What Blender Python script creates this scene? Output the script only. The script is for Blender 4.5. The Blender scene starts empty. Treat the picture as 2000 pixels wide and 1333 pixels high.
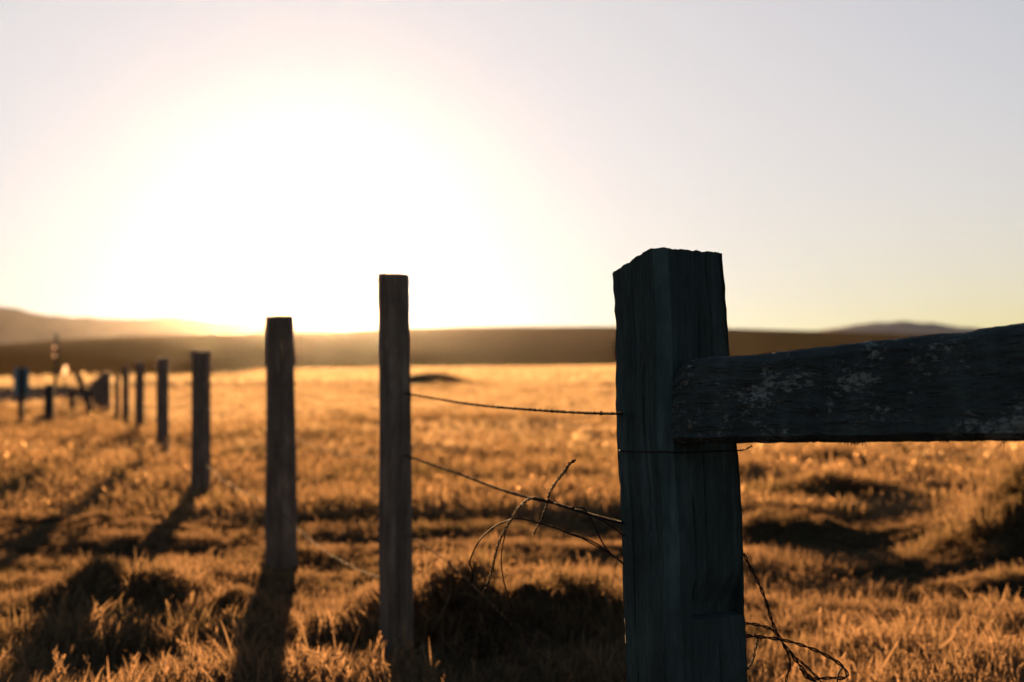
import bpy, bmesh, math, random
import numpy as np
from mathutils import Vector, noise as mnoise

random.seed(7)
rng = np.random.default_rng(11)
sc = bpy.context.scene
col = sc.collection
R = math.radians

# ------------------------------------------------------------------ camera, sky, sun, exposure
CAM_H, FPX, HORIZ = 1.02, 2778.0, 709.0
cam_d = bpy.data.cameras.new('camera')
cam = bpy.data.objects.new('camera', cam_d)
col.objects.link(cam)
cam.location = (0, 0, CAM_H)
cam.rotation_euler = (R(90) + math.atan((HORIZ - 666.5) / FPX), 0, 0)
cam_d.lens, cam_d.sensor_width = 50, 36
cam_d.clip_start, cam_d.clip_end = 0.05, 60000
cam_d.dof.use_dof = True
cam_d.dof.focus_distance = 2.6
cam_d.dof.aperture_fstop = 3.4
sc.camera = cam

SUN_EL, SUN_AZ = R(4.9), R(-8.0)            # azimuth from +Y, positive towards +X
SKY_GAIN, SKY_SOFT, SKY_TOE = 1.48, (1.18, 1.19, 0.54), (1.3, 1.2, 0.45)
w = bpy.data.worlds.new('World')
sc.world = w
w.use_nodes = True
wn = w.node_tree
bg = wn.nodes['Background']
sky = wn.nodes.new('ShaderNodeTexSky')
sky.sky_type = 'NISHITA'
sky.sun_disc = False
sky.sun_elevation, sky.sun_rotation = SUN_EL, SUN_AZ
sky.air_density, sky.dust_density, sky.ozone_density = 1.0, 1.0, 1.0
# film-like response over the whole sky: toe * shoulder, per channel
def vmath(op, a, b):
    n = wn.nodes.new('ShaderNodeVectorMath'); n.operation = op
    for i, v in enumerate((a, b)):
        if isinstance(v, (tuple, float)): n.inputs[i].default_value = v if isinstance(v, tuple) else (v,) * 3
        else: wn.links.new(v, n.inputs[i])
    return n.outputs[0]
c_ = sky.outputs[0]
shoulder = vmath('DIVIDE', vmath('MULTIPLY', c_, SKY_GAIN), vmath('ADD', vmath('MULTIPLY', c_, SKY_SOFT), 1.0))
toe = vmath('DIVIDE', c_, vmath('ADD', c_, SKY_TOE))
resp = vmath('MULTIPLY', shoulder, toe)
wn.links.new(vmath('MULTIPLY', resp, (1.0, 1.005, 0.548)), bg.inputs['Color'])
bg.inputs['Strength'].default_value = 0.1

sun_d = bpy.data.lights.new('sun', 'SUN')
sun_d.energy, sun_d.angle, sun_d.color = 5.0, R(0.53), (1.0, 0.56, 0.245)
sun = bpy.data.objects.new('sun', sun_d)
col.objects.link(sun)
sdir = Vector((math.sin(SUN_AZ) * math.cos(SUN_EL), math.cos(SUN_AZ) * math.cos(SUN_EL), math.sin(SUN_EL)))
sun.rotation_euler = sdir.to_track_quat('Z', 'Y').to_euler()

vs = sc.view_settings
vs.view_transform, vs.look, vs.gamma, vs.use_curve_mapping = 'Standard', 'None', 1.0, False
vs.exposure = 2.9
sc.render.engine = 'CYCLES'
sc.cycles.use_denoising = True
sc.cycles.max_bounces = 8
sc.cycles.transmission_bounces = 6
sc.cycles.transparent_max_bounces = 8
sc.cycles.volume_bounces = 0

# ------------------------------------------------------------------ helpers
def tag(o, label=None, cat=None, group=None, kind=None):
    if label: o['label'] = label
    if cat: o['category'] = cat
    if group: o['group'] = group
    if kind: o['kind'] = kind
    return o

def link(name, me, mat=None, parent=None, smooth=True):
    o = bpy.data.objects.new(name, me)
    col.objects.link(o)
    if mat: me.materials.append(mat)
    if smooth and len(me.polygons): me.polygons.foreach_set('use_smooth', [True] * len(me.polygons))
    if parent: o.parent = parent
    return o

def mesh_np(name, V, F):
    """V (n,3) array, F (m,4) or (m,3) int array"""
    V = np.ascontiguousarray(V, dtype=np.float32); F = np.ascontiguousarray(F, dtype=np.int32)
    me = bpy.data.meshes.new(name)
    me.vertices.add(len(V)); me.vertices.foreach_set('co', V.ravel())
    k = F.shape[1]
    me.loops.add(F.size); me.loops.foreach_set('vertex_index', F.ravel())
    me.polygons.add(len(F)); me.polygons.foreach_set('loop_start', np.arange(0, F.size, k, dtype=np.int32))
    me.update(calc_edges=True); me.validate()
    return me

def at(px, py, d):
    """photo pixel (2000 wide) at depth d -> world point"""
    return Vector(((px - 1000) / FPX * d, d, CAM_H + (HORIZ - py) / FPX * d))

def empty(name, loc):
    o = bpy.data.objects.new(name, None)
    col.objects.link(o); o.location = loc; o.empty_display_size = 0.1
    return o

# smooth lattice noise in numpy (about -1..1)
_perm = np.random.default_rng(3).permutation(512)
_perm = np.concatenate([_perm, _perm, _perm])
_grad = np.random.default_rng(4).uniform(0, 2 * np.pi, 512)
def pn(x, y, seed=0):
    x = np.asarray(x, float) + seed * 17.31; y = np.asarray(y, float) - seed * 9.73
    xi = np.floor(x).astype(int); yi = np.floor(y).astype(int)
    xf = x - xi; yf = y - yi
    u = xf * xf * xf * (xf * (xf * 6 - 15) + 10); v = yf * yf * yf * (yf * (yf * 6 - 15) + 10)
    def g(ix, iy, fx, fy):
        a = _grad[_perm[(_perm[ix & 511] + iy) & 511]]
        return np.cos(a) * fx + np.sin(a) * fy
    n00 = g(xi, yi, xf, yf); n10 = g(xi + 1, yi, xf - 1, yf)
    n01 = g(xi, yi + 1, xf, yf - 1); n11 = g(xi + 1, yi + 1, xf - 1, yf - 1)
    return ((n00 * (1 - u) + n10 * u) * (1 - v) + (n01 * (1 - u) + n11 * u) * v) * 1.5

def sstep(a, b, x):
    t = np.clip((x - a) / (b - a), 0, 1); return t * t * (3 - 2 * t)

# where the field ends and the rising ground starts, by pixel column
HX = np.array([-3000, -300, 0, 200, 420, 520, 640, 735, 1000, 1300, 2300, 5000.])
HD0 = np.array([62, 62, 64, 66, 76, 95, 135, 190, 300, 400, 420, 420.])
HYT = np.array([720, 700, 675, 656, 655, 654, 646, 640, 638, 638, 668, 690.])
def px_of(x, y): return 1000 + FPX * np.asarray(x) / np.maximum(np.asarray(y), 1e-3)

MOUNDS = [  # x, y, height, radius x, radius y
    (2.86, 7.6, 0.44, 0.36, 0.40), (3.5, 8.4, 0.45, 0.65, 0.7),
    (-0.06, 5.22, 0.19, 0.52, 0.20), (-0.52, 5.4, 0.05, 0.25, 0.2), (0.33, 5.15, 0.05, 0.25, 0.2),
    (-1.68, 5.9, 0.16, 0.42, 0.2), (-1.08, 5.5, 0.10, 0.26, 0.16), (-2.6, 8.6, 0.12, 0.5, 0.3),
    (1.55, 8.1, 0.16, 0.32, 0.16), (2.3, 10.5, 0.16, 0.6, 0.3), (1.7, 12.0, 0.15, 0.5, 0.25),
    (2.9, 13.5, 0.14, 0.9, 0.35), (1.75, 5.6, 0.06, 0.45, 0.2), (2.2, 6.3, 0.05, 0.3, 0.2),
    (-5.0, 13.0, 0.10, 0.8, 0.4), (-8.6, 19, 0.16, 1.2, 0.5),
    (-3.55, 60, 0.5, 1.6, 1.0), (-5.0, 95, 0.5, 4, 2), (-13.5, 23, 0.08, 1.5, 0.5),
]
def height(x, y):
    x = np.asarray(x, float); y = np.asarray(y, float)
    d = np.hypot(x, y)
    h = (0.022 + 0.036 * sstep(-1.2, 0.6, x + 0.12 * (y - 5))) * pn(x / 1.3, y / 0.9, 1) + 0.022 * pn(x / 0.45, y / 0.4, 2)
    h = h + 0.06 * sstep(5, 14, d) * pn(x / 5.0, y / 3.0, 3)
    h = h + 0.34 * sstep(25, 90, d) * (1 - 0.5 * sstep(90, 200, d)) * pn(x / 30.0, y / 17.0, 4) + 0.25 * sstep(90, 220, d) * pn(x / 120., y / 70., 5)
    lump = 1 + 0.5 * pn(x / 0.34, y / 0.22, 8) + 0.35 * pn(x / 0.13, y / 0.1, 9)
    for mx, my, mh, rx, ry in MOUNDS:
        h = h + (lump if my < 16 else 1) * mh * np.exp(-((x - mx) / rx) ** 2 - ((y - my) / ry) ** 2)
    level = sstep(21.5, 25, y) * (1 - sstep(40.5, 44, y)) * (1 - sstep(-7.5, -5.5, x))     # the road bed
    return h * (1 - level)

# ------------------------------------------------------------------ materials
def new_mat(name):
    m = bpy.data.materials.new(name); m.use_nodes = True
    nt = m.node_tree
    for n in list(nt.nodes): nt.nodes.remove(n)
    out = nt.nodes.new('ShaderNodeOutputMaterial')
    return m, nt, out

def node(nt, kind, **kw):
    n = nt.nodes.new(kind)
    for k, v in kw.items():
        if k in n.inputs: n.inputs[k].default_value = v
        else: setattr(n, k, v)
    return n

def noise_tex(nt, vec, scale, detail=4, rough=0.6):
    n = node(nt, 'ShaderNodeTexNoise'); n.inputs['Scale'].default_value = scale
    n.inputs['Detail'].default_value = detail; n.inputs['Roughness'].default_value = rough
    if vec is not None: nt.links.new(vec, n.inputs['Vector'])
    return n

def mapping(nt, scale, kind='Object'):
    tc = node(nt, 'ShaderNodeTexCoord'); mp = node(nt, 'ShaderNodeMapping')
    mp.inputs['Scale'].default_value = scale
    nt.links.new(tc.outputs[kind], mp.inputs['Vector'])
    return mp.outputs[0]

def ramp(nt, fac, stops):
    r = node(nt, 'ShaderNodeValToRGB')
    e = r.color_ramp.elements
    while len(e) < len(stops): e.new(0.5)
    for i, (p, c) in enumerate(stops):
        e[i].position = p; e[i].color = (*c, 1)
    nt.links.new(fac, r.inputs[0])
    return r.outputs[0]

def mix(nt, fac, a, b, kind='MIX'):
    n = node(nt, 'ShaderNodeMix', data_type='RGBA', blend_type=kind)
    for s, v in ((0, fac), (6, a), (7, b)):
        if isinstance(v, (int, float)): n.inputs[s].default_value = v
        elif isinstance(v, tuple): n.inputs[s].default_value = (*v, 1)
        else: nt.links.new(v, n.inputs[s])
    return n.outputs[2]

def wood(name, dark, mid, light, grain=(55, 55, 2.2), bump=0.5, lichen=0.0, lichen_col=(0.2, 0.2, 0.17)):
    m, nt, out = new_mat(name)
    g = noise_tex(nt, mapping(nt, grain), 1.0, 6, 0.65)
    big = noise_tex(nt, mapping(nt, (7, 7, 3)), 1.0, 4, 0.6)
    c = ramp(nt, g.outputs['Fac'], [(0.30, dark), (0.52, mid), (0.72, light)])
    c = mix(nt, ramp(nt, big.outputs['Fac'], [(0.35, (0, 0, 0)), (0.7, (1, 1, 1))]), c, mid)
    blot = noise_tex(nt, mapping(nt, (16, 16, 5)), 1.0, 6, 0.7)
    c = mix(nt, 1.0, c, ramp(nt, blot.outputs['Fac'], [(0.30, (0.45, 0.45, 0.45)), (0.50, (0.85, 0.85, 0.85)), (0.72, (1.5, 1.5, 1.5))]), 'MULTIPLY')
    lf = None
    if lichen:
        l1 = noise_tex(nt, mapping(nt, (60, 105, 105)), 1.0, 9, 0.75)
        l2 = noise_tex(nt, mapping(nt, (9, 14, 14)), 1.0, 5, 0.6)
        a = node(nt, 'ShaderNodeMath', operation='MULTIPLY')
        nt.links.new(l1.outputs['Fac'], a.inputs[0]); nt.links.new(l2.outputs['Fac'], a.inputs[1])
        f = ramp(nt, a.outputs[0], [(0.29 - 0.05 * lichen, (0, 0, 0)), (0.35 - 0.05 * lichen, (1, 1, 1))])
        c = mix(nt, f, c, lichen_col); lf = f
    b = node(nt, 'ShaderNodeBsdfPrincipled', Roughness=0.85)
    b.inputs['Specular IOR Level'].default_value = 0.25
    nt.links.new(c, b.inputs['Base Color'])
    bp = node(nt, 'ShaderNodeBump', Strength=bump, Distance=0.004)
    nt.links.new(g.outputs['Fac'], bp.inputs['Height']); nt.links.new(bp.outputs[0], b.inputs['Normal'])
    if lf is not None:
        b2 = node(nt, 'ShaderNodeBump', Strength=0.8, Distance=0.003)
        nt.links.new(lf, b2.inputs['Height']); nt.links.new(bp.outputs[0], b2.inputs['Normal']); nt.links.new(b2.outputs[0], b.inputs['Normal'])
    nt.links.new(b.outputs[0], out.inputs[0])
    return m

M = {}
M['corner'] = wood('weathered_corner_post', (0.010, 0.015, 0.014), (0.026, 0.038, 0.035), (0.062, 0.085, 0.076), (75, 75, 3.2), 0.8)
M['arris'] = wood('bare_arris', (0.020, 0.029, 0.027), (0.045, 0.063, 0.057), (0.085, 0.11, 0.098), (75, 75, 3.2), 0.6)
M['rail'] = wood('lichen_rail', (0.012, 0.015, 0.014), (0.030, 0.036, 0.034), (0.058, 0.066, 0.060), (9, 60, 60), 0.9, 0.5, (0.13, 0.128, 0.115))
M['post'] = wood('glare_warmed_post', (0.045, 0.030, 0.021), (0.12, 0.078, 0.053), (0.21, 0.15, 0.11), (40, 40, 1.6), 0.6)  # brown wood, warmed and lightened in colour to stand in for sun glare
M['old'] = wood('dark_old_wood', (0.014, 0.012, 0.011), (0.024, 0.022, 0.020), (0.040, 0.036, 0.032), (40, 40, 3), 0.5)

def plain(name, c, rough=0.6, metal=0.0, scale=30, var=0.3):
    m, nt, out = new_mat(name)
    n = noise_tex(nt, mapping(nt, (1, 1, 1)), scale, 4)
    cc = ramp(nt, n.outputs['Fac'], [(0.3, tuple(v * (1 - var) for v in c)), (0.7, tuple(min(1, v * (1 + var)) for v in c))])
    b = node(nt, 'ShaderNodeBsdfPrincipled', Roughness=rough, Metallic=metal)
    b.inputs['Specular IOR Level'].default_value = 0.02
    nt.links.new(cc, b.inputs['Base Color']); nt.links.new(b.outputs[0], out.inputs[0])
    return m
M['wire'] = plain('rusty_wire', (0.018, 0.012, 0.010), 0.75, 0.0, 160, 0.5)
M['staple'] = plain('staple_steel', (0.08, 0.07, 0.06), 0.5, 0.5)
M['lichen'] = plain('dark_lichen', (0.035, 0.033, 0.026), 0.95, 0, 200, 0.4)

def translucent(name, c, fac=0.6):
    m, nt, out = new_mat(name)
    d = node(nt, 'ShaderNodeBsdfPrincipled', Roughness=0.4); d.inputs['Base Color'].default_value = (*c, 1)
    t = node(nt, 'ShaderNodeBsdfTranslucent'); t.inputs[0].default_value = (*c, 1)
    mx = node(nt, 'ShaderNodeMixShader', Fac=fac)
    nt.links.new(d.outputs[0], mx.inputs[1]); nt.links.new(t.outputs[0], mx.inputs[2])
    nt.links.new(mx.outputs[0], out.inputs[0])
    return m
M['blue'] = translucent('blue_sign_plastic', (0.07, 0.14, 0.20), 0.3)
M['reflector'] = translucent('pale_reflector', (0.90, 0.70, 0.58), 0.9)
M['marker'] = translucent('pale_marker', (0.70, 0.60, 0.52), 0.7)

def grass_mat(name, tip, base, green, bright=1.0, gloss=0.10, grough=0.5):
    m, nt, out = new_mat(name)
    geo = node(nt, 'ShaderNodeNewGeometry')
    n1 = noise_tex(nt, geo.outputs['Position'], 0.55, 3)
    n2 = noise_tex(nt, geo.outputs['Position'], 9.0, 2)
    oi = node(nt, 'ShaderNodeObjectInfo')
    at_ = node(nt, 'ShaderNodeAttribute', attribute_name='tint')
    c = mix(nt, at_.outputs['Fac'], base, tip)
    gr = ramp(nt, n1.outputs['Fac'], [(0.50, (0, 0, 0)), (0.68, (1, 1, 1))])
    gf = node(nt, 'ShaderNodeMath', operation='MULTIPLY'); gf.inputs[1].default_value = 0.55
    nt.links.new(gr, gf.inputs[0])
    c = mix(nt, gf.outputs[0], c, green)
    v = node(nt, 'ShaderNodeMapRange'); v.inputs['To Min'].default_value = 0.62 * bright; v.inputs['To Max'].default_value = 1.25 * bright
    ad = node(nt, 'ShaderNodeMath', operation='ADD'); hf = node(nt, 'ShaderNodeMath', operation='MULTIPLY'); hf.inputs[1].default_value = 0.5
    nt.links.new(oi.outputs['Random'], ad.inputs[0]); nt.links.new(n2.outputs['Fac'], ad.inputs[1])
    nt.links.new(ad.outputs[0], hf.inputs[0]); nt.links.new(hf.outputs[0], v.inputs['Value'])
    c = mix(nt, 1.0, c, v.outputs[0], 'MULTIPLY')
    d = node(nt, 'ShaderNodeBsdfDiffuse'); t = node(nt, 'ShaderNodeBsdfTranslucent')
    gl = node(nt, 'ShaderNodeBsdfGlossy', Roughness=grough)
    for s in (d, t, gl): nt.links.new(c, s.inputs[0])
    m1 = node(nt, 'ShaderNodeMixShader', Fac=0.68); m2 = node(nt, 'ShaderNodeMixShader', Fac=gloss)
    nt.links.new(d.outputs[0], m1.inputs[1]); nt.links.new(t.outputs[0], m1.inputs[2])
    nt.links.new(m1.outputs[0], m2.inputs[1]); nt.links.new(gl.outputs[0], m2.inputs[2])
    nt.links.new(m2.outputs[0], out.inputs[0])
    return m
M['grass'] = grass_mat('dry_grass', (0.195, 0.120, 0.064), (0.055, 0.042, 0.024), (0.06, 0.058, 0.02))  # blade feet coloured darker to deepen the shade low in the grass
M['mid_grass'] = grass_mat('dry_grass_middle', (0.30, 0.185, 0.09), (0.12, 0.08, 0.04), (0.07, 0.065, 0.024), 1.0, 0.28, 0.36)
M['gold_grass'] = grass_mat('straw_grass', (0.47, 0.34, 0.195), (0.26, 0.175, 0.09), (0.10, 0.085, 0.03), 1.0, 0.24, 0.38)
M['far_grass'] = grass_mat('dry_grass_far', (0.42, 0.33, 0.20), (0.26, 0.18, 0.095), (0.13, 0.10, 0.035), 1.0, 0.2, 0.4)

def ground_mat(name, a, b, scale):
    m, nt, out = new_mat(name)
    geo = node(nt, 'ShaderNodeNewGeometry')
    n = noise_tex(nt, geo.outputs['Position'], scale, 8, 0.7)
    n2 = noise_tex(nt, geo.outputs['Position'], scale * 0.06, 3, 0.5)
    c = ramp(nt, n.outputs['Fac'], [(0.3, a), (0.7, b)])
    c = mix(nt, ramp(nt, n2.outputs['Fac'], [(0.4, (0, 0, 0)), (0.65, (1, 1, 1))]), c, tuple((p + q) * 0.42 for p, q in zip(a, b)))
    p = node(nt, 'ShaderNodeBsdfDiffuse'); nt.links.new(c, p.inputs[0])
    bp = node(nt, 'ShaderNodeBump', Strength=0.6, Distance=0.05)
    nt.links.new(n.outputs['Fac'], bp.inputs['Height']); nt.links.new(bp.outputs[0], p.inputs['Normal'])
    nt.links.new(p.outputs[0], out.inputs[0])
    return m
M['soil'] = ground_mat('dry_turf', (0.015, 0.012, 0.008), (0.05, 0.032, 0.016), 6.0)
M['asphalt'] = ground_mat('asphalt', (0.030, 0.028, 0.028), (0.05, 0.048, 0.048), 25.0)
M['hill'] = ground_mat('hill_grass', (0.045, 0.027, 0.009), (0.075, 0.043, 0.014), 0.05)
M['haze_tinted_mountain'] = ground_mat('haze_tinted_scrub', (0.26, 0.20, 0.17), (0.34, 0.27, 0.23), 0.004)  # distance haze is put into this paler, mauve base colour
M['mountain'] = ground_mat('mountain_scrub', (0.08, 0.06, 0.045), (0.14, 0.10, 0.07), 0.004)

# ------------------------------------------------------------------ ground, road, hills, mountains, haze
ang = np.concatenate([np.linspace(-34, 34, 320), np.linspace(34, 326, 60)[1:-1]]) * np.pi / 180
rad = np.concatenate([np.linspace(0.05, 2.5, 12)[:-1], np.geomspace(2.5, 60, 190), np.geomspace(60, 3560, 80)[1:]])
A, RR = np.meshgrid(ang, rad)
GX, GY = RR * np.sin(A), RR * np.cos(A)
GZ = height(GX, GY)
far_flat = sstep(300, 700, RR)
GZ = GZ * (1 - far_flat)
na, nr = len(ang), len(rad)
I = np.arange(na * nr).reshape(nr, na); J = np.roll(I, -1, axis=1)
F = np.stack([I[:-1], J[:-1], J[1:], I[1:]], -1).reshape(-1, 4)[:, ::-1]
ground = link('field', mesh_np('field', np.stack([GX, GY, GZ], -1).reshape(-1, 3), F), M['soil'])
tag(ground, 'rolling field of dry golden grass reaching to the hills', kind='structure')

def ribbon(pts, half, dz):
    P = np.array(pts, float)
    t = np.gradient(P, axis=0); t /= np.linalg.norm(t, axis=1)[:, None]
    nrm = np.stack([-t[:, 1], t[:, 0]], -1)
    cols = [P + nrm * half * s for s in (-1, -0.5, 0, 0.5, 1)]
    V = np.stack(cols, 1); Z = height(V[..., 0], V[..., 1]) + dz
    V3 = np.concatenate([V, Z[..., None]], -1)
    n = len(P); I = np.arange(n * 5).reshape(n, 5)
    Fq = np.stack([I[:-1, :-1], I[:-1, 1:], I[1:, 1:], I[1:, :-1]], -1).reshape(-1, 4)
    return mesh_np('road', V3.reshape(-1, 3), Fq)
RC = np.array([(-62, 33), (-40, 33.6), (-26, 34), (-18.5, 34), (-15.2, 36.5), (-16.5, 43), (-21, 54), (-31, 76)], float)
kk = np.linspace(0, len(RC) - 1, 90)
rp = np.stack([np.interp(kk, np.arange(len(RC)), RC[:, i]) for i in (0, 1)], -1)
for _ in range(6): rp[1:-1] = (rp[:-2] + 2 * rp[1:-1] + rp[2:]) / 4
road = link('road', ribbon(rp, 4.2, 0.05), M['asphalt'])
tag(road, 'dark strip of road curving away beyond the fence corner', kind='structure')

hx = np.linspace(-2600, 4600, 260)
d0 = np.interp(hx, HX, HD0); yt = np.interp(hx, HX, HYT)
k = np.ones(13) / 13
yt = np.convolve(np.pad(yt, 6, 'edge'), k, 'valid'); d0 = np.convolve(np.pad(d0, 6, 'edge'), k, 'valid')
d1 = d0 + 750
ztop = CAM_H + (HORIZ - yt) / FPX * d1
rows = []
for s in np.linspace(0, 1, 26):
    d = d0 + (d1 - d0) * s * 1.0
    p = s * s * (3 - 2 * s)
    z = -0.45 + (ztop + 0.45) * (0.75 * s + 0.25 * p)
    z = z + 0.9 * np.sin(np.pi * s) * pn((hx - 1000) / FPX * d / 60, d / 50 + 0 * hx, 7)
    rows.append(np.stack([(hx - 1000) / FPX * d, d, z], -1))
for s in (0.25, 0.6, 1.0):                      # the far side falls away
    d = d1 + 500 * s
    rows.append(np.stack([(hx - 1000) / FPX * d, d, ztop * (1 - s) - 2 * s], -1))
H = np.stack(rows)
n1, n2 = H.shape[:2]; I = np.arange(n1 * n2).reshape(n1, n2)
F = np.stack([I[:-1, :-1], I[:-1, 1:], I[1:, 1:], I[1:, :-1]], -1).reshape(-1, 4)
hill = link('hill', mesh_np('hill', H.reshape(-1, 3), F), M['hill'])
tag(hill, 'long low brown hill closing the far side of the field', kind='structure')

def mountain(xs, ys, dist, depth, seed, label, mat='mountain'):
    px = np.linspace(xs[0], xs[-1], 220); y = np.interp(px, xs, ys)
    y = np.convolve(np.pad(y, 3, 'edge'), np.ones(7) / 7, 'valid')
    zt = CAM_H + (HORIZ - y) / FPX * dist
    zt = np.maximum(zt + dist * 0.0006 * pn(px / 28, px * 0, seed) + dist * 0.0003 * pn(px / 9, px * 0, seed + 1), 0.5)
    rows = []
    for s in np.linspace(0, 1, 18):
        d = dist - depth * (1 - s)
        z = zt * s ** 1.3
        x = (px - 1000) / FPX * d
        z = z + zt * 0.22 * np.sin(np.pi * s) * pn(x / (dist * 0.02), d / (dist * 0.03) + 0 * x, seed + 2) - 2
        rows.append(np.stack([x, 0 * x + d, z], -1))
    for s in (0.5, 1.0):
        d = dist + depth * s; rows.append(np.stack([(px - 1000) / FPX * d, 0 * px + d, zt * (1 - s) - 2], -1))
    H = np.stack(rows); a, b = H.shape[:2]; I = np.arange(a * b).reshape(a, b)
    F = np.stack([I[:-1, :-1], I[:-1, 1:], I[1:, 1:], I[1:, :-1]], -1).reshape(-1, 4)
    o = link('mountain', mesh_np('mountain', H.reshape(-1, 3), F), M[mat])
    return tag(o, label, kind='structure')
mountain([-900, -500, -200, 0, 30, 70, 110, 180, 240, 290, 330, 385, 420, 480, 560, 660, 800],
         [640, 610, 600, 597, 598, 611, 616, 618, 622, 620, 617, 622, 628, 624, 634, 640, 700], 2000, 600, 11,
         'hazy mountain ridge on the left beyond the hill')
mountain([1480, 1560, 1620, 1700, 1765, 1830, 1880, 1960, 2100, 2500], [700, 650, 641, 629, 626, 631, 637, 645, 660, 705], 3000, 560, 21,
         'small hazy mauve mountain above the rail', 'haze_tinted_mountain')

me = bpy.data.meshes.new('haze'); bm = bmesh.new()
bmesh.ops.create_cube(bm, size=1.0); bm.to_mesh(me); bm.free()
haze = bpy.data.objects.new('haze', me); col.objects.link(haze)
haze.scale = (7400, 7400, 101); haze.location = (0, 0, 101 / 2 - 8)
m, nt, out = new_mat('haze_air')
pv = node(nt, 'ShaderNodeVolumePrincipled', Density=0.000005, Anisotropy=0.94)
pv.inputs['Color'].default_value = (0.96, 0.95, 0.94, 1)
nt.links.new(pv.outputs[0], out.inputs['Volume'])
me.materials.append(m)
tag(haze, 'thin golden haze over the field', kind='stuff')

# ------------------------------------------------------------------ the big square corner post
def vn(x, y, z): return mnoise.noise(Vector((x, y, z)))
def corner_post():
    al = R(30)
    Aw = Vector(((1284 - 1000) / FPX * 2.55, 2.55, 0))          # nearest arris on the ground plan (at the top)
    ex = Vector((math.cos(al), math.sin(al), 0)); ey = Vector((-math.sin(al), math.cos(al), 0))
    S = 0.150
    CRACKS = [(2, 0.082, 0.006, 0.60, 1.12, 0.005), (2, 0.113, 0.005, 0.93, 1.25, 0.005), (2, 0.058, 0.004, 0.56, 0.80, 0.004),
              (2, 0.098, 0.004, 0.2, 0.54, 0.005), (0, 0.055, 0.006, 0.62, 1.05, 0.005), (0, 0.11, 0.006, 0.30, 0.80, 0.005), (0, 0.085, 0.004, 0.95, 1.22, 0.004)]
    poly = [(0, S, 46), (0, 0.016, 22), (0.024, 0, 64), (S, 0, 30), (S, S, 30)]   # (u, v, samples to the next)
    uv, fac = [], []
    for i, (u, v, n) in enumerate(poly):
        u2, v2, _ = poly[(i + 1) % len(poly)]
        for k in range(n):
            t = k / n; uv.append((u + (u2 - u) * t, v + (v2 - v) * t)); fac.append(i)
    n = len(uv); zs = np.concatenate([np.linspace(-0.30, 0.35, 14)[:-1], np.linspace(0.35, 1.0, 210)])
    verts = []
    cx = cy = S / 2
    for zi in zs:
        for (u, v), fc in zip(uv, fac):
            # slanted, chipped top
            ztop = 1.228 - 0.30 * max(0, v - 0.02) - 0.035 * u + 0.0025 * vn(u * 60, v * 60, 1.3) + 0.0012 * vn(u * 160, v * 160, 4)
            z = zi if zi < 0.35 else 0.35 + (ztop - 0.35) * (zi - 0.35) / 0.65
            low = max(0.0, 1.228 - z)
            wide = 1 + 0.075 * min(1, low / 0.6) if u > 0.1 else 1
            uu = cx + (u - cx); vv = v
            if u > 0.03: uu = 0.03 + (u - 0.03) * (1 + 0.115 * sstep(0.0, 0.45, low) + 0.06 * sstep(0.17, 0.33, low))
            du = (u - cx) / cx; dv = (v - cy) / cy
            # grain grooves, wear, dents along the outward normal
            s = u * 1.0 + v * 1.7
            g = 0.0009 * vn(s * 150, 3, z * 4) + 0.0010 * vn(s * 420, 9, z * 14) + 0.0014 * vn(s * 26, 5, z * 9) + 0.0012 * vn(s * 60, 4, z * 40)
            crack = abs(vn(s * 70, 17, z * 2.2)); g -= 0.0016 * max(0, 0.08 - crack) / 0.10
            for (fs, u0, wob, z0, z1, dep) in CRACKS:
                if fs == fc and z0 < z < z1:
                    uc = u0 + wob * vn(z * 7, fs, u0 * 90) + 0.3 * wob * vn(z * 30, u0 * 9, 2)
                    q = abs((u if fc == 2 else v) - uc) / 0.0026
                    if q < 1: g -= dep * (1 - q) * min(1, (z - z0) / 0.05, (z1 - z) / 0.05)
            corner = max(0, abs(du) + abs(dv) - 1.75) * 1.0
            g -= corner * 0.012 * (0.5 + abs(vn(7, s, z * 26)))
            o = Vector((0, 0, 0))
            if fc == 0: o = Vector((-1, 0, 0))
            elif fc == 1: o = Vector((-0.55, -0.83, 0))
            elif fc == 2: o = Vector((0, -1, 0))
            elif fc == 3: o = Vector((1, 0, 0))
            else: o = Vector((0, 1, 0))
            rec = 0.0
            if fc == 2 and u > 0.045:                       # the chopped notch low on the right-hand face
                zl = 0.557 + 0.004 * vn(u * 50, 2, 2)
                e = sstep(0.045, 0.06, u)
                if z > zl: rec = 0.026 * float(e) * float(1 - sstep(0.0, 0.085 + 0.02 * vn(u * 30, 1, 8), z - zl)) + 0.004 * float(e)
            p = Vector((uu, vv, 0)) + o * (g - rec)
            lean = 0.034 * (low) + (0.004 * vn(3, 3, z * 5))
            wv = Aw + ex * p.x + ey * p.y
            verts.append((wv.x + lean, wv.y, z))
    nz = len(zs)
    I = np.arange(nz * n).reshape(nz, n); J = np.roll(I, -1, 1)
    F = np.stack([I[:-1], J[:-1], J[1:], I[1:]], -1).reshape(-1, 4)
    V = np.array(verts)
    me = bpy.data.meshes.new('corner_post')
    top = I[-1].tolist()
    c = V[top].mean(0)
    V = np.vstack([V, c[None]])
    faces = F.tolist() + [[top[i], top[(i + 1) % n], len(V) - 1] for i in range(n)]
    me.from_pydata(V.tolist(), [], faces); me.update()
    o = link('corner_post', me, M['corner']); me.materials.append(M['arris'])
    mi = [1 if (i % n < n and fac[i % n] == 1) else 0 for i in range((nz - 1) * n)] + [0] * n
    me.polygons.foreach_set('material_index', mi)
    mod = o.modifiers.new('edges', 'EDGE_SPLIT'); mod.split_angle = R(40)
    return tag(o, 'thick square weathered corner post with slanted top, holding the rail', 'fence post')
corner = corner_post()

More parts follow.
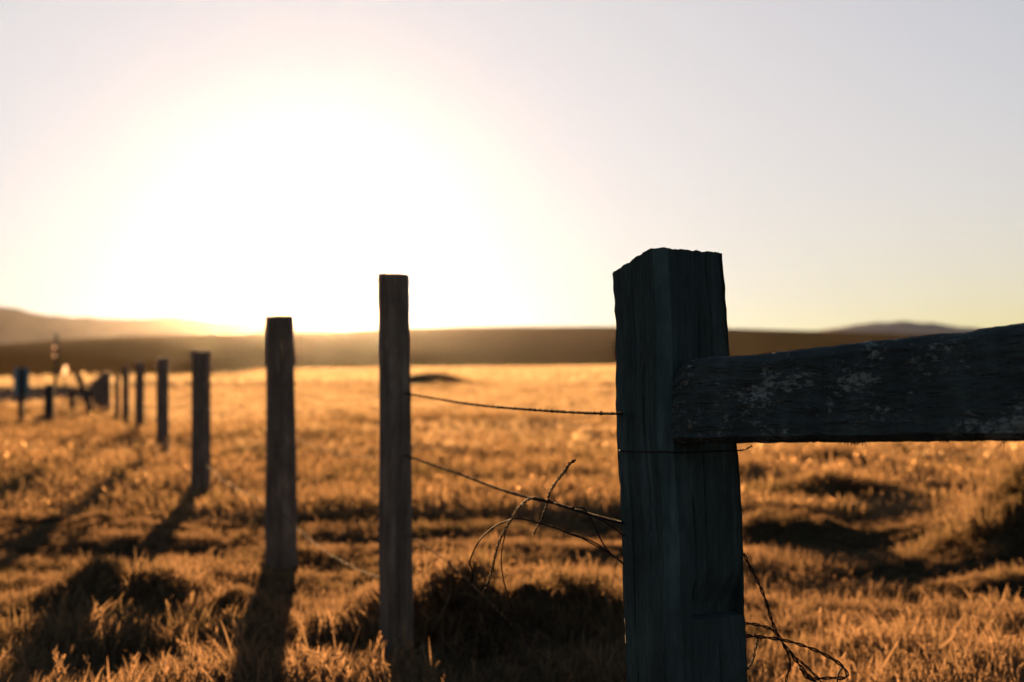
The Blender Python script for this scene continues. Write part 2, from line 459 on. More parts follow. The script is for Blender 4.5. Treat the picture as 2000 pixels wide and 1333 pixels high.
# ------------------------------------------------------------------ the rail
def fence_rail():
    a, b = Vector((0.2870, 2.545, 0)), Vector((0.767, 2.13, 0))
    L0 = (b - a).length; d = (b - a) / L0; nrm = Vector((-d.y, d.x, 0))
    if nrm.y < 0: nrm = -nrm                                       # away from the camera
    L = 1.75; T = 0.085
    xs = np.concatenate([np.linspace(0, 0.9, 260), np.linspace(0.9, L, 40)[1:]])
    sect = []                                                      # (t thickness 0 front..1, h 0..1), closed loop
    def seg(p, q, n):
        for k in range(n): t = k / n; sect.append((p[0] + (q[0] - p[0]) * t, p[1] + (q[1] - p[1]) * t))
    seg((0, .075), (0, .90), 56); seg((0, .90), (.10, .975), 8); seg((.10, .975), (.22, 1.0), 6); seg((.22, 1), (.9, 1), 10); seg((.9, 1), (1, .93), 4)
    seg((1, .93), (1, .05), 12); seg((1, .05), (.8, 0), 4); seg((.8, 0), (.2, 0.0), 8); seg((.2, 0), (0, .075), 6)
    n = len(sect); verts = []
    for x in xs:
        s = x / L0
        zb = 0.8746 + (0.9027 - 0.8746) * s + 0.0015 * vn(x * 9, 2, 2)
        zt = 1.0270 + (1.0806 - 1.0270) * s + 0.004 * vn(x * 4, 1, 7) + 0.0015 * vn(x * 18, 4, 1) - 0.0055 * math.sin(min(1, s) * math.pi)
        chip = 0.030 * max(0, 1 - x / 0.032) ** 2                   # the end's upper corner is worn round
        for (t, h) in sect:
            z = zb + (zt - zb) * h - (chip * sstep(0.5, 1, h))
            y = t * T
            bump = 0.0020 * vn(x * 20, h * 12, 1) + 0.0012 * vn(x * 60, h * 60, 3) + 0.0007 * vn(x * 30, h * 150, 5)
            if t < 0.05: y += bump * 1.5
            elif h > .95: z += bump
            elif h < .08: z += bump * 0.7 - 0.0016 * max(0, vn(x * 90, 6, 6))
            p = a + d * (x - 0.002 * vn(3, h * 9, t * 5) if x == 0 else x) + nrm * y
            verts.append((p.x, p.y, z))
    nx = len(xs); I = np.arange(nx * n).reshape(nx, n); J = np.roll(I, -1, 1)
    F = np.stack([I[:-1], J[:-1], J[1:], I[1:]], -1).reshape(-1, 4)[:, ::-1].tolist()
    F += [I[0].tolist()[::1], I[-1].tolist()[::-1]]
    o_loc = Vector((a.x, a.y, 0.95))
    rx = math.atan2(d.y, d.x)
    ca, sa = math.cos(-rx), math.sin(-rx)
    V = np.array(verts) - np.array(o_loc)
    V = np.stack([V[:, 0] * ca - V[:, 1] * sa, V[:, 0] * sa + V[:, 1] * ca, V[:, 2]], -1)
    me = bpy.data.meshes.new('fence_rail'); me.from_pydata(V.tolist(), [], F); me.update()
    o = link('fence_rail', me, M['rail'])
    o.location = o_loc; o.rotation_euler = (0, 0, rx)
    mod = o.modifiers.new('edges', 'EDGE_SPLIT'); mod.split_angle = R(38)
    tag(o, 'thick horizontal rail with pale lichen blotches, butted against the square post', 'fence rail')
    # crumbs of lichen hanging from the underside
    bm = bmesh.new()
    for (lx, w_, hgt, cnt) in ((0.345, 0.020, 0.010, 26), (0.33, 0.01, 0.006, 8), (0.50, 0.006, 0.005, 8), (0.555, 0.012, 0.005, 9), (0.595, 0.006, 0.016, 5), (0.27, 0.006, 0.004, 5)):
        for _ in range(cnt):
            x = lx + random.gauss(0, w_ / 2); hh = hgt * random.uniform(.4, 1.1); r = 0.0011
            z0 = 0.8746 + 0.0281 * (x / L0) - 0.95 + 0.001
            y0 = 0.02 + random.uniform(-0.008, 0.008)
            v = [bm.verts.new((x + dx, y0 + dy, z0)) for dx, dy in ((-r, 0), (r, 0), (0, r))]
            tip = bm.verts.new((x + random.gauss(0, .004), y0 + random.gauss(0, .003), z0 - hh))
            for i in range(3): bm.faces.new((v[i], v[(i + 1) % 3], tip))
    me = bpy.data.meshes.new('lichen_tufts'); bm.to_mesh(me); bm.free()
    lo = link('lichen_tufts', me, M['lichen'], o, False); lo['kind'] = 'stuff'
    return o
rail = fence_rail()
bm = bmesh.new()
bmesh.ops.create_cone(bm, cap_ends=True, segments=14, radius1=0.0052, radius2=0.0040, depth=0.006)
for v in bm.verts: v.co = Vector((v.co.x, v.co.z, v.co.y))
me = bpy.data.meshes.new('nail_head'); bm.to_mesh(me); bm.free()
for nx_, nz_ in ((0.030, 0.035), (0.038, -0.042)):
    q = link('nail_head', me, None, rail, False); q.location = (nx_, 0.0015, nz_)
me.materials.append(M['staple'])

# ------------------------------------------------------------------ the line of fence posts
def post_mesh(wd, ht, seed, top_slope=0.0, squarish=3.0, taper=0.05, below=0.35, n=36, m=70, lean=0.0, flat=False):
    V = []
    zs = np.concatenate([np.linspace(-below, 0, 6)[:-1], np.linspace(0, ht, m)])
    for zi in zs:
        for k in range(n):
            a = 2 * math.pi * k / n + 0.35
            ca, sa = math.cos(a), math.sin(a)
            r = (abs(ca) ** squarish + abs(sa) ** squarish) ** (-1 / squarish) * wd / 2
            r *= 1 + taper * (1 - 2 * zi / ht) * 0.5
            r += wd * (0.050 * vn(ca * 1.5 + seed, sa * 1.5, zi * 1.6) + 0.014 * vn(ca * 7, sa * 7 + seed, zi * 3))
            cr = abs(vn(ca * 3 + seed * 3.1, sa * 3, zi * 0.8)); r -= wd * 0.05 * max(0, 0.08 - cr) / 0.08
            z = zi
            if zi > ht * 0.97:
                z = zi + top_slope * ca * wd + 0.004 * vn(ca * 3, sa * 3, seed) 
                if zi >= ht - 1e-6: r *= 0.98; z += 0.001
            V.append((r * ca + lean * zi, r * sa, z))
    mm = len(zs); I = np.arange(mm * n).reshape(mm, n); J = np.roll(I, -1, 1)
    F = np.stack([I[:-1], J[:-1], J[1:], I[1:]], -1).reshape(-1, 4).tolist()
    V.append((lean * ht, 0, ht + 0.006))
    F += [[I[-1][i], I[-1][(i + 1) % n], len(V) - 1] for i in range(n)]
    me = bpy.data.meshes.new('fence_post'); me.from_pydata(V, [], F); me.update()
    return me

GROUP = 'posts of the wire fence line'
def gz(x, y): return float(height(x, y))
POSTS = [  # px at the horizon, depth, top y, width m, slope, squarish, lean, label
    (767, 4.80, 538, 0.098, -0.02, 3.4, -0.012, 'slim tall fence post nearest the square corner post, two tones of wood'),
    (546, 7.17, 618, 0.146, 0.01, 3.0, -0.010, 'stout fence post standing before the glow where hill meets sun'),
    (392.5, 10.9, 687, 0.136, 0.0, 3.0, -0.004, 'fence post with a long shadow, just left of the stout glowing one'),
    (318, 14.65, 700, 0.128, 0.0, 3.0, 0.0, 'mid-distance fence post midway along the line, right of a close thinner pair'),
    (273, 18.5, 709, 0.118, 0.0, 2.6, 0.0, 'right-hand one of the close pair of thin distant fence posts'),
    (246, 21.7, 715, 0.105, 0.0, 2.6, 0.0, 'left-hand one of the close pair of thin distant fence posts'),
    (229, 24.6, 733, 0.085, 0.0, 2.4, 0.0, 'thinnest short fence post, between the close pair and the dark cluster'),
    (207, 28.5, 728, 0.19, 0.0, 3.0, 0.0, 'thick dark fence post at the right of the far cluster'),
    (196, 31.0, 734, 0.155, 0.02, 3.0, -0.01, 'fence post overlapped by the thick dark one in the far cluster'),
    (187, 33.5, 742, 0.155, 0.02, 3.0, -0.03, 'tilted fence post in the middle of the far cluster'),
    (178, 36.5, 751, 0.150, 0.02, 3.0, -0.05, 'shortest tilted fence post at the left of the far cluster'),
]
post_objs = []
for i, (px, d, ty, wd, slope, sq, lean, lab) in enumerate(POSTS):
    top = at(px, ty, d); g = gz(top.x, top.y)
    me = post_mesh(wd, top.z - g, i * 2.7 + 1, slope, sq, 0.10, 0.35, 36 if i < 4 else 20, 80 if i < 4 else 24, lean)
    o = link('fence_post', me, M['post'])
    o.location = (top.x - lean * (top.z - g), top.y, g); o.rotation_euler = (0, 0, 0.2 + 0.5 * i if i else 0.55)
    if i:
        o.rotation_euler = (0, 0, (0.3 * i) % 0.7)
    mod = o.modifiers.new('edges', 'EDGE_SPLIT'); mod.split_angle = R(45)
    tag(o, lab, 'fence post', GROUP); post_objs.append(o)

# ------------------------------------------------------------------ wires
def catmull(pts, step):
    P = [Vector(p) for p in pts]
    P = [P[0] * 2 - P[1]] + P + [P[-1] * 2 - P[-2]]
    out = []
    for i in range(1, len(P) - 2):
        a, b, c, d = P[i - 1:i + 3]
        n = max(1, int((c - b).length / step))
        for k in range(n):
            t = k / n
            out.append(0.5 * ((2 * b) + (c - a) * t + (2 * a - 5 * b + 4 * c - d) * t * t + (3 * b - a - 3 * c + d) * t ** 3))
    out.append(P[-2]); return out

def tube(pts, rad_f, sides=6, twist=0.0, strands=1, pitch=0.03, wob=0.0, seed=0.0):
    V, F = [], []
    n = len(pts); L = [0.0]
    for i in range(1, n): L.append(L[-1] + (pts[i] - pts[i - 1]).length)
    up = Vector((0.1, 0.9, 0.35)).normalized()
    fr = []
    for i in range(n):
        t = (pts[min(n - 1, i + 1)] - pts[max(0, i - 1)]).normalized()
        u = (up - t * up.dot(t)).normalized(); fr.append((t, u, t.cross(u))); up = u
    for s in range(strands):
        base = len(V)
        for i in range(n):
            t, u, v = fr[i]; r = rad_f(L[i])
            c = pts[i].copy()
            if strands > 1:
                a = 2 * math.pi * (L[i] / pitch + s / strands); c += (u * math.cos(a) + v * math.sin(a)) * r * 1.3
            if wob: c += u * wob * vn(L[i] * 35, seed, 1) + v * wob * vn(L[i] * 35, seed, 7)
            for k in range(sides):
                a = 2 * math.pi * k / sides
                V.append(c + (u * math.cos(a) + v * math.sin(a)) * r)
        for i in range(n - 1):
            for k in range(sides):
                a, b = base + i * sides + k, base + i * sides + (k + 1) % sides
                F.append((a, b, b + sides, a + sides))
        F.append(tuple(base + k for k in range(sides))[::-1]); F.append(tuple(base + (n - 1) * sides + k for k in range(sides)))
    me = bpy.data.meshes.new('wire'); me.from_pydata([tuple(v) for v in V], [], F); me.update()
    return me

def wire_obj(name, pts, r, label, cat='wire', group=None, strands=1, step=0.006, pitch=0.03, wob=0.0, var=0.2):
    P = catmull(pts, step)
    sd = random.random() * 50
    if strands > 1: r *= 0.68
    else: r *= 0.9
    me = tube(P, lambda l: r * (1 + var * vn(l * 60, sd, 0)), 6, 0, strands, pitch, wob, sd)
    return tag(link(name, me, M['wire']), label, cat, group)

WG = 'twisted wire strands along the fence'
# strands reaching the corner post (depth runs from the corner post back to the slim post)
def span(pix, dA, dB):
    n = len(pix); out = []
    x0, x1 = pix[0][0], pix[-1][0]
    for (x, y) in pix:
        # equal steps in world x: interpolate inverse depth over the picture
        t = (x - x0) / (x1 - x0); d = 1 / (1 / dA + (1 / dB - 1 / dA) * t); out.append(at(x, y, d))
    return out
wire_obj('fence_wire', span([(790, 768), (845, 778), (900, 787), (960, 794.5), (1030, 800), (1100, 804.5), (1160, 807), (1215, 808)], 4.78, 2.62), 0.0021,
         'taut twisted wire from the slim post to the square post, upper one', 'wire', WG, 2, 0.004, 0.026, 0.0006, 0.7)
wire_obj('fence_wire', span([(790, 889), (850, 910), (900, 927), (960, 950), (1010, 966), (1046, 975), (1085, 984), (1118, 994), (1150, 1004), (1180, 1012), (1215, 1021)], 4.78, 2.66), 0.0023,
         'slack twisted wire sloping down to the square post through the loops', 'wire', WG, 2, 0.004, 0.024)
wire_obj('fence_wire', [at(795, 1043, 4.78), at(830, 1066, 4.6), at(880, 1102, 4.35), at(930, 1150, 4.1), at(985, 1205, 3.95), at(1040, 1262, 3.85), at(1085, 1300, 3.8)], 0.0016,
         'broken wire drooping from the slim post into the dark grass', 'wire', WG, 2, 0.012, 0.05)
# strands between the further posts, three levels each
zl = ((0.915, 'top'), (0.70, 'middle'), (0.28, 'bottom'))
fence_names = ['slim post', 'stout post', 'post with the long shadow', 'mid-distance post', 'right post of the close pair', 'left post of the close pair', 'thinnest post', 'thick dark post']
for i in range(3):
    p, q = POSTS[i], POSTS[i + 1]
    a, b = at(p[0], 709, p[1]), at(q[0], 709, q[1])
    for z, nm in zl:
        if i == 2 and nm == 'bottom': continue
        za, zb = z + (0.02 if i else 0), z
        pts = [Vector((a.x + (b.x - a.x) * t, a.y + (b.y - a.y) * t, za + (zb - za) * t - 0.05 * math.sin(math.pi * t))) for t in np.linspace(0, 1, 7)]
        wire_obj('fence_wire', pts, 0.0011 if nm == 'bottom' else 0.0009, f'{nm} wire running back from the {fence_names[i]} to the {fence_names[i + 1]}', 'wire', WG, 2, 0.05 if i < 3 else 0.15, 0.3)

# staples holding the wires (parts of their posts)
bm = bmesh.new()
for sx in (-1, 1): bmesh.ops.create_cube(bm, size=1, matrix=__import__('mathutils').Matrix.Translation((0, 0, sx * 0.008)) @ __import__('mathutils').Matrix.Diagonal((0.016, 0.0035, 0.0035, 1)))
bmesh.ops.create_cube(bm, size=1, matrix=__import__('mathutils').Matrix.Translation((0.0085, 0, 0)) @ __import__('mathutils').Matrix.Diagonal((0.0035, 0.0035, 0.0195, 1)))
staple_me = bpy.data.meshes.new('staple'); bm.to_mesh(staple_me); bm.free(); staple_me.materials.append(M['staple'])
for i, o in enumerate(post_objs[:4]):
    wd = POSTS[i][3]
    for z in (0.915, 0.70, 0.42):
        s = bpy.data.objects.new('staple', staple_me); col.objects.link(s); s.parent = o
        ang_ = -o.rotation_euler.z - 0.25
        lean = POSTS[i][6]
        s.location = (math.cos(ang_) * wd * 0.50 + lean * z, math.sin(ang_) * wd * 0.50, z - o.location.z); s.rotation_euler = (0, 0, ang_)

# loose loops left of the corner post: pixel tracks on the zoomed crop (origin 850,740, scale 2.2475)
def zl_(pts, d0, d1):
    n = len(pts); return [at(850 + x / 2.2475, 740 + y / 2.2475, d0 + (d1 - d0) * i / (n - 1)) for i, (x, y) in enumerate(pts)]
LG = 'loose wire ends left of the square post'
wire_obj('loose_wire', zl_([(830, 812), (808, 795), (750, 752), (690, 714), (600, 682), (520, 652), (460, 634), (400, 618), (350, 613), (318, 623), (260, 650), (205, 697), (168, 757), (153, 806), (165, 850), (160, 895)], 2.68, 2.95),
         0.0017, 'widest loose wire loop, arching far left and curling down', 'wire', LG, 1, 0.005, wob=0.0012)
wire_obj('loose_wire', zl_([(828, 815), (790, 783), (745, 755), (690, 725), (640, 694), (590, 678), (545, 660), (510, 646), (500, 648)], 2.675, 2.79),
         0.0015, 'short wire twisted along the lower arching loop near the square post', 'wire', LG, 1, 0.005, wob=0.002)
wire_obj('loose_wire', zl_([(770, 765), (745, 738), (715, 680), (690, 625), (668, 590), (650, 568), (625, 561), (600, 566), (570, 562)], 2.69, 2.74),
         0.0016, 'short steep wire linking the slack strand to the lower loop', 'wire', LG, 1, 0.005, wob=0.0012)
wire_obj('loose_wire', zl_([(830, 690), (800, 668), (765, 640), (735, 622), (700, 606), (670, 592), (640, 580), (600, 572), (560, 556), (520, 548)], 2.66, 2.74),
         0.0016, 'doubled wire tail beside the end of the slack strand', 'wire', LG, 1, 0.005, wob=0.0016)
wire_obj('loose_wire', zl_([(520, 543), (480, 532), (440, 525), (402, 533), (362, 572), (335, 615), (300, 675), (278, 725), (262, 780), (248, 850), (222, 920), (207, 965), (204, 990)], 2.78, 2.84),
         0.0020, 'thick twisted wire tail bending over and hanging down', 'wire', LG, 2, 0.005, 0.03)
wire_obj('loose_wire', zl_([(330, 612), (318, 640), (302, 700), (291, 770), (291, 820), (300, 880), (318, 945), (345, 1015), (385, 1060), (405, 1090)], 2.82, 2.90),
         0.0014, 'thin hanging wire ending in the grass beneath the loops', 'wire', LG, 1, 0.005, wob=0.001)
P = catmull(zl_([(614, 357), (590, 372), (573, 398), (545, 432), (520, 468), (503, 498), (495, 530), (487, 560), (476, 590), (458, 636), (440, 665), (431, 684)], 2.70, 2.80), 0.004)
me = tube(P, lambda l: 0.0018 * (1 + 0.6 * vn(l * 70, 3, 1)) * (1 - 0.45 * min(1, l / 0.16)), 6, 0, 2, 0.02, 0.001, 2)
tag(link('loose_wire', me, M['wire']), 'knotted rusty wire end sticking up across the slack strand', 'wire', LG)

# lower right tangle: crop origin 1150,860, scale 2.818
def zr_(pts, d0, d1):
    n = len(pts); return [at(1150 + x / 2.818, 860 + y / 2.818, d0 + (d1 - d0) * i / (n - 1)) for i, (x, y) in enumerate(pts)]
RG = 'loose wire ends right of the square post'
wire_obj('loose_wire', zr_([(850, 620), (882, 690), (915, 752), (945, 815), (972, 885), (1000, 980), (1030, 1052), (1070, 1120), (1110, 1172), (1160, 1240), (1215, 1300), (1260, 1345), (1330, 1420)], 2.66, 2.60),
         0.0021, 'longest wire slanting down right from the square post', 'wire', RG, 2, 0.005, 0.045)
wire_obj('loose_wire', zr_([(845, 1005), (872, 1005), (930, 1014), (980, 1028), (1015, 1046), (1040, 1075)], 2.66, 2.63),
         0.0019, 'short upper wire stub poking right from the square post', 'wire', RG, 2, 0.005, 0.04)
wire_obj('loose_wire', zr_([(845, 1073), (875, 1073), (950, 1080), (1030, 1090), (1100, 1104), (1180, 1128), (1250, 1155), (1310, 1185), (1370, 1222), (1403, 1255), (1418, 1288), (1402, 1304), (1335, 1303), (1262, 1307), (1212, 1310), (1180, 1285), (1160, 1250)], 2.66, 2.58),
         0.0022, 'wire bowing right into a closed hook near the bottom', 'wire', RG, 2, 0.005, 0.05)
wire_obj('loose_wire', zr_([(1395, 1240), (1380, 1258), (1366, 1290), (1360, 1333), (1356, 1400)], 2.585, 2.58),
         0.0017, 'wire end dropping from the hook at the bottom', 'wire', RG, 1, 0.005)
wire_obj('loose_wire', zr_([(905, 1068), (924, 1085), (922, 1112), (908, 1160), (905, 1188), (885, 1232), (860, 1262)], 2.64, 2.66),
         0.0019, 'short kinked wire curling back to the square post', 'wire', RG, 2, 0.004, 0.025)
wire_obj('loose_wire', zr_([(1060, 1105), (1082, 1150), (1100, 1200), (1101, 1250), (1086, 1290), (1078, 1335), (1070, 1420)], 2.61, 2.60),
         0.0018, 'thin wire dangling straight down from the crossing', 'wire', RG, 2, 0.005, 0.04)
wire_obj('loose_wire', zr_([(1095, 1150), (1130, 1190), (1190, 1238), (1240, 1290), (1285, 1340), (1340, 1420)], 2.612, 2.60),
         0.0017, 'wire running beside the longest one near the bottom edge', 'wire', RG, 2, 0.005, 0.04)
# the wire bound round the corner post and its hooked end under the rail
wire_obj('binding_wire', [at(1209, 881, 2.66), at(1232, 882, 2.61), at(1270, 883, 2.55), at(1302, 883, 2.538), at(1312, 884, 2.535), at(1360, 883, 2.562), at(1410, 881, 2.59), at(1448, 880, 2.612), at(1456, 878, 2.61), at(1462, 874, 2.60), at(1468, 871, 2.59)],
         0.0013, 'wire bound round the square post just below the rail', 'wire', None, 2, 0.005, 0.03)

# ------------------------------------------------------------------ things at the far end of the fence
def bar(p, q, wx, wy, mat, name, parent=None, seed=0.0):
    p, q = Vector(p), Vector(q); ax = q - p; L = ax.length; t = ax / L
    s = t.cross(Vector((0, 1, 0.02))).normalized(); f = s.cross(t)
    V, F = [], []
    nl, ns = 14, 12
    for i in range(nl):
        for k in range(ns):
            a = 2 * math.pi * (k + 0.5) / ns
            ca, sa = math.cos(a), math.sin(a)
            r = (abs(ca) ** 4 + abs(sa) ** 4) ** -0.25 * (1 + 0.06 * vn(i * 0.7 + seed, ca * 2, sa * 2)) * (0.9 if i in (0, nl - 1) else 1)
            V.append(p + ax * (i / (nl - 1)) + s * ca * r * wx / 2 + f * sa * r * wy / 2)
    for i in range(nl - 1):
        for k in range(ns):
            F.append((i * ns + k, i * ns + (k + 1) % ns, (i + 1) * ns + (k + 1) % ns, (i + 1) * ns + k))
    F += [tuple(range(ns))[::-1], tuple(range((nl - 1) * ns, nl * ns))]
    o = Vector(parent.location) if parent else Vector(p)
    me = bpy.data.meshes.new(name); me.from_pydata([tuple(v - o) for v in V], [], F); me.update()
    ob = link(name, me, mat, parent)
    if not parent: ob.location = o
    return ob
def foot(px, py_guess, d):
    p = at(px, py_guess, d); p.z = gz(p.x, p.y) - 0.15; return p

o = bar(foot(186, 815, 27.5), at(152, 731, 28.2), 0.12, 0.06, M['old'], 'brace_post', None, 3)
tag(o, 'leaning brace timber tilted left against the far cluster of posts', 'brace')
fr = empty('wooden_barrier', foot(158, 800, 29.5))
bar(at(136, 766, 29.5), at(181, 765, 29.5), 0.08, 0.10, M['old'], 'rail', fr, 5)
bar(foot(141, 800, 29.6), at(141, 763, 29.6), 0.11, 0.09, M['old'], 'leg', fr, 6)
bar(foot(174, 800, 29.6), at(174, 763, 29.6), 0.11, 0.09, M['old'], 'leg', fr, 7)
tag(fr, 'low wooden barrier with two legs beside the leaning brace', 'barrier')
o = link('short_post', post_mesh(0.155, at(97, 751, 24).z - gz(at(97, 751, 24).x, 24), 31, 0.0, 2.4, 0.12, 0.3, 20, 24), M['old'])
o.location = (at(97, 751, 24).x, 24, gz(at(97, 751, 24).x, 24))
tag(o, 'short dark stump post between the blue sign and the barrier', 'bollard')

bs = empty('blue_sign', foot(42, 825, 24))
bar(foot(42, 825, 24), at(42, 718, 24), 0.095, 0.08, M['old'], 'post', bs, 9)
def slab(c, wd, ht, th, mat, name, parent, round_=0.3, tilt=0.0):
    n = 32; V, F = [], []
    for y in (-th / 2, th / 2):
        for k in range(n):
            a = 2 * math.pi * k / n; ca, sa = math.cos(a), math.sin(a); e = 2 / round_
            r = (abs(ca) ** e + abs(sa) ** e) ** (-1 / e)
            x, z = r * ca * wd / 2, r * sa * ht / 2
            V.append((x * math.cos(tilt) + z * math.sin(tilt), y, z * math.cos(tilt) - x * math.sin(tilt)))
    F = [tuple(range(n)), tuple(range(n, 2 * n))[::-1]] + [(k, k + n, (k + 1) % n + n, (k + 1) % n) for k in range(n)]
    off = Vector(c) - Vector(parent.location)
    me = bpy.data.meshes.new(name); me.from_pydata([tuple(Vector(v) + off) for v in V], [], F); me.update()
    return link(name, me, mat, parent, False)
slab(at(42, 745, 24.07), 0.25, 0.46, 0.02, M['blue'], 'sign_panel', bs, 0.3)
tag(bs, 'narrow blue sign on a dark post at the far left roadside', 'sign')

rm = empty('reflector_pole', foot(110, 745, 52))
bar(foot(110, 745, 52), at(110, 652, 52), 0.12, 0.10, M['old'], 'pole', rm, 12)
for y in (679, 695): slab(at(106.5, y, 51.85), 0.11, 0.11, 0.02, M['reflector'], 'reflector', rm, 1.0)
tag(rm, 'tall dark pole carrying two glinting round reflectors, one above the other', 'reflector pole')
mk = empty('roadside_marker', foot(124, 740, 50))
bar(foot(123, 740, 50), at(126, 730, 50), 0.06, 0.05, M['old'], 'stake', mk, 14)
slab(at(127, 724, 49.9), 0.17, 0.38, 0.02, M['marker'], 'marker_board', mk, 0.9, 0.25)
tag(mk, 'pale leaning oval marker on a stake, right of the reflector pole', 'marker')

# ------------------------------------------------------------------ grass
def blades(n, spread, hmin, hmax, width, seg, curl, seed, seeds=0, widen=1.0):
    r = np.random.default_rng(seed)
    V, F, T = [], [], []
    for b in range(n + seeds):
        stalk = b >= n
        x, y = r.normal(0, spread * 0.5, 2) if spread < 0.5 else r.uniform(-spread, spread, 2)
        L = r.uniform(hmin, hmax) * (1.55 if stalk else 1); az = r.uniform(0, 2 * np.pi)
        a0 = r.uniform(0.02, 0.65) * (0.4 if stalk else 1); dc = r.normal(0, curl) + curl * 0.7
        if stalk: dc *= 0.35
        wd = width * r.uniform(0.6, 1.3) * (0.45 if stalk else 1)
        ns = seg + (2 if stalk else 0)
        p = np.array([x, y, -0.02]); tw = r.uniform(0, np.pi)
        side = np.array([np.cos(tw), np.sin(tw), 0]); tint = r.uniform(0, 1)
        base = len(V)
        for i in range(ns + 1):
            t = i / ns
            a = a0 + dc * t * t
            dirv = np.array([np.sin(a) * np.cos(az), np.sin(a) * np.sin(az), np.cos(a)])
            w_ = wd * (1 - t ** 2.2) + 0.0006
            s = side - dirv * side.dot(dirv); s /= np.linalg.norm(s) + 1e-9
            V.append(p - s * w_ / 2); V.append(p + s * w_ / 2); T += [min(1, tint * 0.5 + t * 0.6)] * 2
            p = p + dirv * L / ns
        for i in range(ns):
            k = base + i * 2; F.append((k, k + 1, k + 3, k + 2))
        if stalk:                                   # a feathery seed head: little leaves round the top
            tip = np.array(V[-1]); prev = np.array(V[-6])
            ax = tip - prev; al = np.linalg.norm(ax) + 1e-9; axn = ax / al
            for q in range(12):
                c = prev + ax * (q / 11) * 1.15
                v = r.normal(0, 1, 3); v -= axn * v.dot(axn); v /= np.linalg.norm(v)
                l = r.uniform(0.010, 0.020) * widen; o2 = np.cross(axn, v)
                e = c + v * l * 0.55 + axn * l
                k = len(V)
                V += [c - o2 * 0.0028 * widen, c + o2 * 0.0028 * widen, e + o2 * 0.0016 * widen, e - o2 * 0.0016 * widen]
                T += [1.0] * 4; F.append((k, k + 1, k + 2, k + 3))
    return np.array(V), np.array(F), np.array(T)

def clump_obj(name, args, mat):
    V, F, T = blades(*args)
    me = mesh_np(name, V, F)
    a = me.attributes.new('tint', 'FLOAT', 'POINT'); 
    if len(me.vertices) == len(T): a.data.foreach_set('value', T.astype(np.float32))
    me.materials.append(mat)
    me.polygons.foreach_set('use_smooth', [True] * len(me.polygons))
    return bpy.data.objects.new(name, me)

def scatter(name, label, clumps, X, Y, S, tilt=0.25, Z=None, mat=None):
    c = bpy.data.collections.new(name + '_clumps')
    for o in clumps: c.objects.link(o)
    n = len(X)
    Z = height(X, Y) if Z is None else Z
    me = bpy.data.meshes.new(name)
    me.vertices.add(n); me.vertices.foreach_set('co', np.stack([X, Y, Z], -1).astype(np.float32).ravel())
    rot = np.stack([rng.normal(0, tilt, n), rng.normal(0, tilt, n), rng.uniform(0, 6.283, n)], -1).astype(np.float32)
    a = me.attributes.new('rot', 'FLOAT_VECTOR', 'POINT'); a.data.foreach_set('vector', rot.ravel())
    a = me.attributes.new('scl', 'FLOAT', 'POINT'); a.data.foreach_set('value', S.astype(np.float32))
    a = me.attributes.new('pick', 'INT', 'POINT'); a.data.foreach_set('value', rng.integers(0, len(clumps), n).astype(np.int32))
    me.update()
    o = link(name, me, None, None, False)
    g = bpy.data.node_groups.new(name, 'GeometryNodeTree')
    g.interface.new_socket('Geometry', in_out='INPUT', socket_type='NodeSocketGeometry')
    g.interface.new_socket('Geometry', in_out='OUTPUT', socket_type='NodeSocketGeometry')
    gi, go = g.nodes.new('NodeGroupInput'), g.nodes.new('NodeGroupOutput')
    ci = g.nodes.new('GeometryNodeCollectionInfo'); ci.inputs['Collection'].default_value = c
    ci.inputs['Separate Children'].default_value = True; ci.inputs['Reset Children'].default_value = True
    ip = g.nodes.new('GeometryNodeInstanceOnPoints'); ip.inputs['Pick Instance'].default_value = True
    def na_(nm, ty):
        q = g.nodes.new('GeometryNodeInputNamedAttribute'); q.data_type = ty; q.inputs['Name'].default_value = nm
        return q.outputs['Attribute']
    g.links.new(gi.outputs[0], ip.inputs['Points']); g.links.new(ci.outputs[0], ip.inputs['Instance'])
    g.links.new(na_('pick', 'INT'), ip.inputs['Instance Index']); g.links.new(na_('rot', 'FLOAT_VECTOR'), ip.inputs['Rotation'])
    g.links.new(na_('scl', 'FLOAT'), ip.inputs['Scale']); g.links.new(ip.outputs[0], go.inputs[0])
    o.modifiers.new('scatter', 'NODES').node_group = g
    return tag(o, label, None, None, 'stuff')

def wedge(n, r0, r1, half, power):
    """points in a wedge; density ~ r**power"""
    e = power + 2
    u = rng.uniform(0, 1, n)
    r = (r0 ** e + u * (r1 ** e - r0 ** e)) ** (1 / e) if abs(e) > 1e-6 else r0 * (r1 / r0) ** u
    a = rng.uniform(-half, half, n)
    return r * np.sin(a), r * np.cos(a)

def road_mask(X, Y):
    keep = ~((X < -7.5) & (Y > 20) & (Y < 34) & (rng.random(len(X)) < 0.6))
    for q in rp[::2]: keep &= (X - q[0]) ** 2 + (Y - q[1]) ** 2 > 4.5 ** 2
    return keep

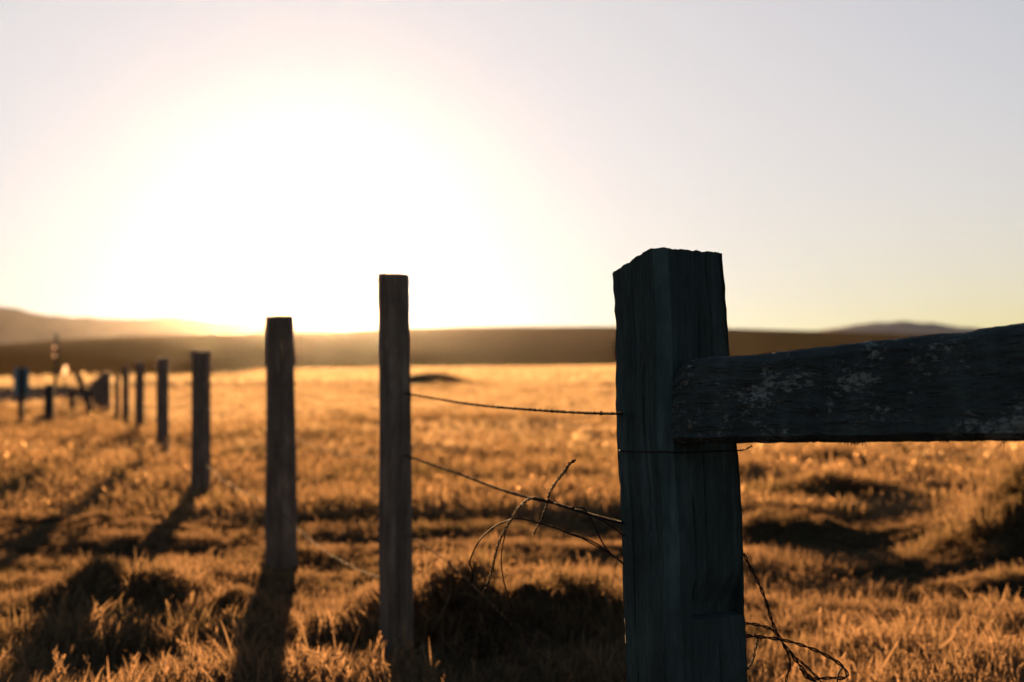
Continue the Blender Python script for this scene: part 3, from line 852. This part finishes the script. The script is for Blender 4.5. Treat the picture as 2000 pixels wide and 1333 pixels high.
near = [clump_obj(f'clump_{i:02d}', (92, 0.13, 0.045, 0.15, 0.0062, 6, 1.35, 100 + i, (0, 1, 0, 1, 0, 0, 1)[i]), M['grass']) for i in range(7)]
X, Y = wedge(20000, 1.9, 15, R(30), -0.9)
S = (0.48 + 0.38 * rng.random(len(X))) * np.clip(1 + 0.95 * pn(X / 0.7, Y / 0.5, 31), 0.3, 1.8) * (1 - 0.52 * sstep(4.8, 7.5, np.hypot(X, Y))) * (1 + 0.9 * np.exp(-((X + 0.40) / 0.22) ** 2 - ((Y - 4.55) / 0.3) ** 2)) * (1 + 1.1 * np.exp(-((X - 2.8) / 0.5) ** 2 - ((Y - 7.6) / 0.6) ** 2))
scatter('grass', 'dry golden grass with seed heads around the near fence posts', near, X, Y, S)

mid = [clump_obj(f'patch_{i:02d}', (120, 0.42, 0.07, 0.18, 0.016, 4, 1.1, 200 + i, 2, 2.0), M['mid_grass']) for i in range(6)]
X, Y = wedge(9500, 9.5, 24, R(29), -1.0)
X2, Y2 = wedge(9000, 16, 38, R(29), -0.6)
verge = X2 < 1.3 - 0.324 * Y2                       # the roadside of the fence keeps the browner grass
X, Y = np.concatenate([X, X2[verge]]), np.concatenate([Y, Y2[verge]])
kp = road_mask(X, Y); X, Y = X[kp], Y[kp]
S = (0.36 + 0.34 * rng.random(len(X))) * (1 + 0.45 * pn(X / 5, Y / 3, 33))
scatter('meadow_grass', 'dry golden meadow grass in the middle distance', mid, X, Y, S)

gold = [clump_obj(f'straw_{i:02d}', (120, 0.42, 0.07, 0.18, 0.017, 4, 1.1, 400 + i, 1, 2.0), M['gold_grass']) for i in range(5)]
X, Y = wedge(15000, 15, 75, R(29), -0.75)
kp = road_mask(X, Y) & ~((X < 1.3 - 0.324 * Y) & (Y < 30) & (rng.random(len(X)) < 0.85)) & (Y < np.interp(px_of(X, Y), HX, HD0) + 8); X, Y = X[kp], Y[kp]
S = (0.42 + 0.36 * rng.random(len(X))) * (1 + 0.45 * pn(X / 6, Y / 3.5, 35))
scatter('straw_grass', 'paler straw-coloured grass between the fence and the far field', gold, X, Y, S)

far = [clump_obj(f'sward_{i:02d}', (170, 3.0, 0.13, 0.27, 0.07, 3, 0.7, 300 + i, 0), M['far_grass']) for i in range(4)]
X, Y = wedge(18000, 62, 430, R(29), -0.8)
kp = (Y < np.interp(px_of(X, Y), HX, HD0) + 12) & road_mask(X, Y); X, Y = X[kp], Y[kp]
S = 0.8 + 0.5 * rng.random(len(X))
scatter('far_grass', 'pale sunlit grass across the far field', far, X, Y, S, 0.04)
